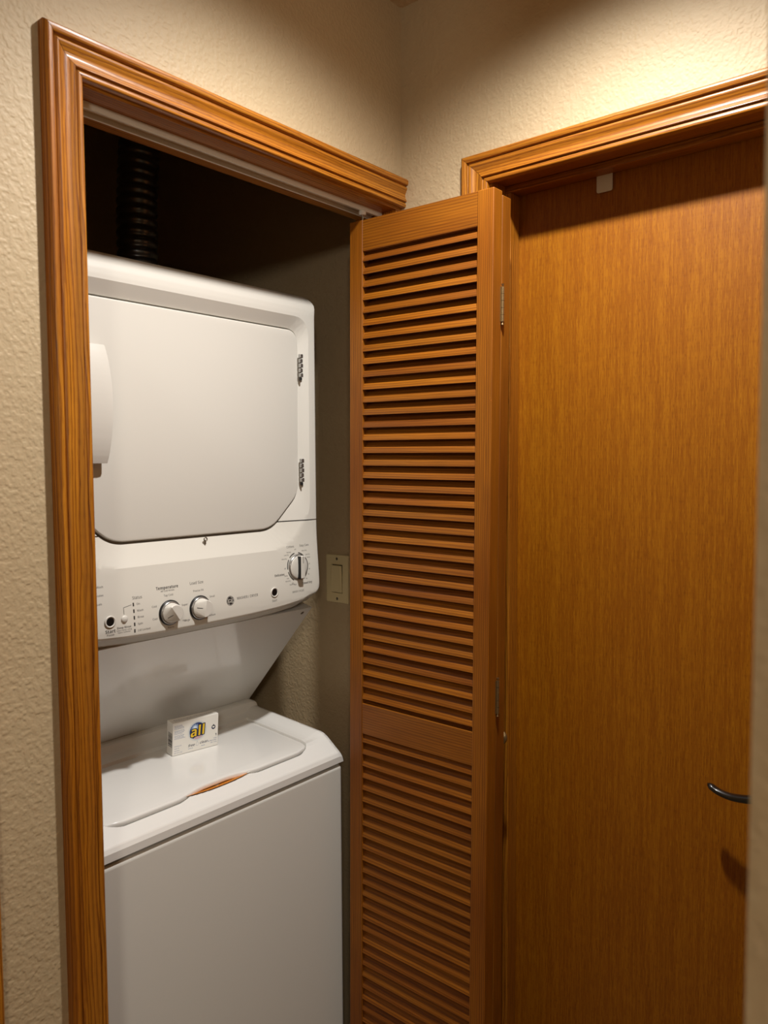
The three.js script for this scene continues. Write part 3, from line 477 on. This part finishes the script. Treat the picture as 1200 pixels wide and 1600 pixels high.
// ---------------------------------------------------------------- detergent carton on the lid
{
  const W = .104, Hh = .0685, D = .0245;
  const o = thing('detergent_box', 'small white box of powder detergent with yellow letters standing on the washer lid', 'box', [0, 0, 0]);
  const base = '#e9e6de';
  const front = canvas(1024, 675, (c, w, h) => {
    c.fillStyle = base; c.fillRect(0, 0, w, h);
    c.fillStyle = '#8e97ad'; const lines = (x, y, ww, n, dy, col = '#8b94ab') => { c.fillStyle = col; for (let i = 0; i < n; i++) { let q = x; while (q < x + ww * (.82 + .18 * hash(i, y | 0, 9))) { const l = 14 + 26 * hash(q | 0, i, 8); c.fillRect(q, y + i * dy, l, dy * .42); q += l + 7; } } };
    lines(35, 60, 200, 4, 22); lines(35, 165, 215, 4, 22); lines(35, 265, 225, 4, 22);
    c.font = '30px sans-serif'; c.fillStyle = '#7b86a3'; for (const [i, s] of ['HYPOALLERGENIC'.slice(0, 9), 'ideal for', 'sensitive', 'NET WT 2 OZ'].entries()) c.fillText(s, 38, 500 + i * 46);
    // round emblem
    const cx = 545, cy = 265; let g = c.createRadialGradient(cx, cy, 140, cx, cy, 225); g.addColorStop(0, '#a9b7bf'); g.addColorStop(1, base); c.fillStyle = g; c.beginPath(); c.arc(cx, cy, 225, 0, 7); c.fill();
    c.fillStyle = '#182d66'; c.beginPath(); c.arc(cx, cy, 178, 0, 7); c.fill(); c.strokeStyle = '#c9d3da'; c.lineWidth = 6; c.stroke();
    g = c.createRadialGradient(cx - 55, cy - 75, 4, cx - 55, cy - 75, 125); g.addColorStop(0, '#ffffff'); g.addColorStop(.35, '#9fb8d8'); g.addColorStop(1, 'rgba(24,45,102,0)'); c.fillStyle = g; c.beginPath(); c.arc(cx, cy, 172, 0, 7); c.fill();
    c.strokeStyle = '#e8f0f8'; c.lineWidth = 3; for (let a = 0; a < 12; a++) { c.beginPath(); c.moveTo(cx - 55, cy - 75); c.lineTo(cx - 55 + 110 * Math.cos(a * .53), cy - 75 + 80 * Math.sin(a * .53)); c.stroke(); }
    c.fillStyle = '#c9a9ae'; c.save(); c.beginPath(); c.arc(cx, cy, 176, 0, 7); c.clip(); c.beginPath(); c.ellipse(cx + 20, cy + 158, 120, 44, -.12, 0, 7); c.fill(); c.restore();
    c.save(); c.translate(cx + 6, cy + 105); c.rotate(-.06); c.transform(1, 0, -.12, 1, 0, 0); c.font = 'bold 285px sans-serif'; c.textAlign = 'center'; c.lineJoin = 'round'; c.strokeStyle = '#10152e'; c.lineWidth = 34; c.strokeText('all', 0, 0); c.fillStyle = '#e9c22c'; c.fillText('all', 0, 0); c.restore();
    c.font = 'italic bold 76px sans-serif'; c.fillStyle = '#3f4654'; c.textAlign = 'left'; c.fillText('free', 340, 570); c.fillText('clear', 600, 560);
    c.strokeStyle = '#9aa6b5'; c.lineWidth = 5; c.beginPath(); c.moveTo(548, 480); c.bezierCurveTo(520, 540, 500, 575, 548, 578); c.bezierCurveTo(596, 575, 576, 540, 548, 480); c.stroke();
    lines(345, 600, 120, 1, 26); lines(640, 600, 70, 1, 26);
    c.fillStyle = '#2b3150'; c.beginPath(); c.arc(915, 270, 46, 0, 7); c.fill(); c.fillStyle = base; c.beginPath(); c.arc(915, 262, 26, 0, 7); c.fill(); c.fillStyle = '#20242e'; c.beginPath(); c.moveTo(915, 205); c.lineTo(945, 250); c.lineTo(885, 250); c.fill();
    c.font = 'bold 78px sans-serif'; c.fillStyle = '#30343f'; c.textAlign = 'right'; c.fillText('1', 1000, 470); c.font = '32px sans-serif'; c.fillStyle = '#5d6a90'; c.fillText('LOAD', 1000, 520); c.fillText('PRE-MEASURED', 1000, 562); c.fillText('USE 1 BOX', 1000, 604);
  });
  const side = canvas(256, 780, (c, w, h) => { c.fillStyle = base; c.fillRect(0, 0, w, h); c.fillStyle = '#15161c'; for (let y = 250; y < 590;) { const t = 6 + 16 * hash(y | 0, 2, 4); c.fillRect(60, y, 175, t); y += t + 4 + 9 * hash(y | 0, 3, 4); } });
  const top = canvas(1024, 225, (c, w, h) => { c.fillStyle = base; c.fillRect(0, 0, w, h); c.fillStyle = '#9a99a0'; for (let r = 0; r < 2; r++) for (let x = 80; x < 940;) { const l = 10 + 34 * hash(x | 0, r, 6); c.fillRect(x, 90 + r * 55, l, 18); x += l + 9; } c.strokeStyle = '#b9b4aa'; c.lineWidth = 3; c.strokeRect(22, 8, 980, 209); });
  const mk = t => STD({ map: t, roughness: .5 }), plain = STD({ color: base, roughness: .5 });
  const g = new RoundedBoxGeometry(W, Hh, D, 2, .0009);
  const m = mesh('carton', g, [plain, mk(side), mk(top), plain, mk(front), plain], o);
  o.position.set(-.3195, .9255 + .1426 * .07 + Hh / 2 + .0006, -.3026); o.rotation.set(.07, -.14, 0);
}

renderer.render(scene, camera);
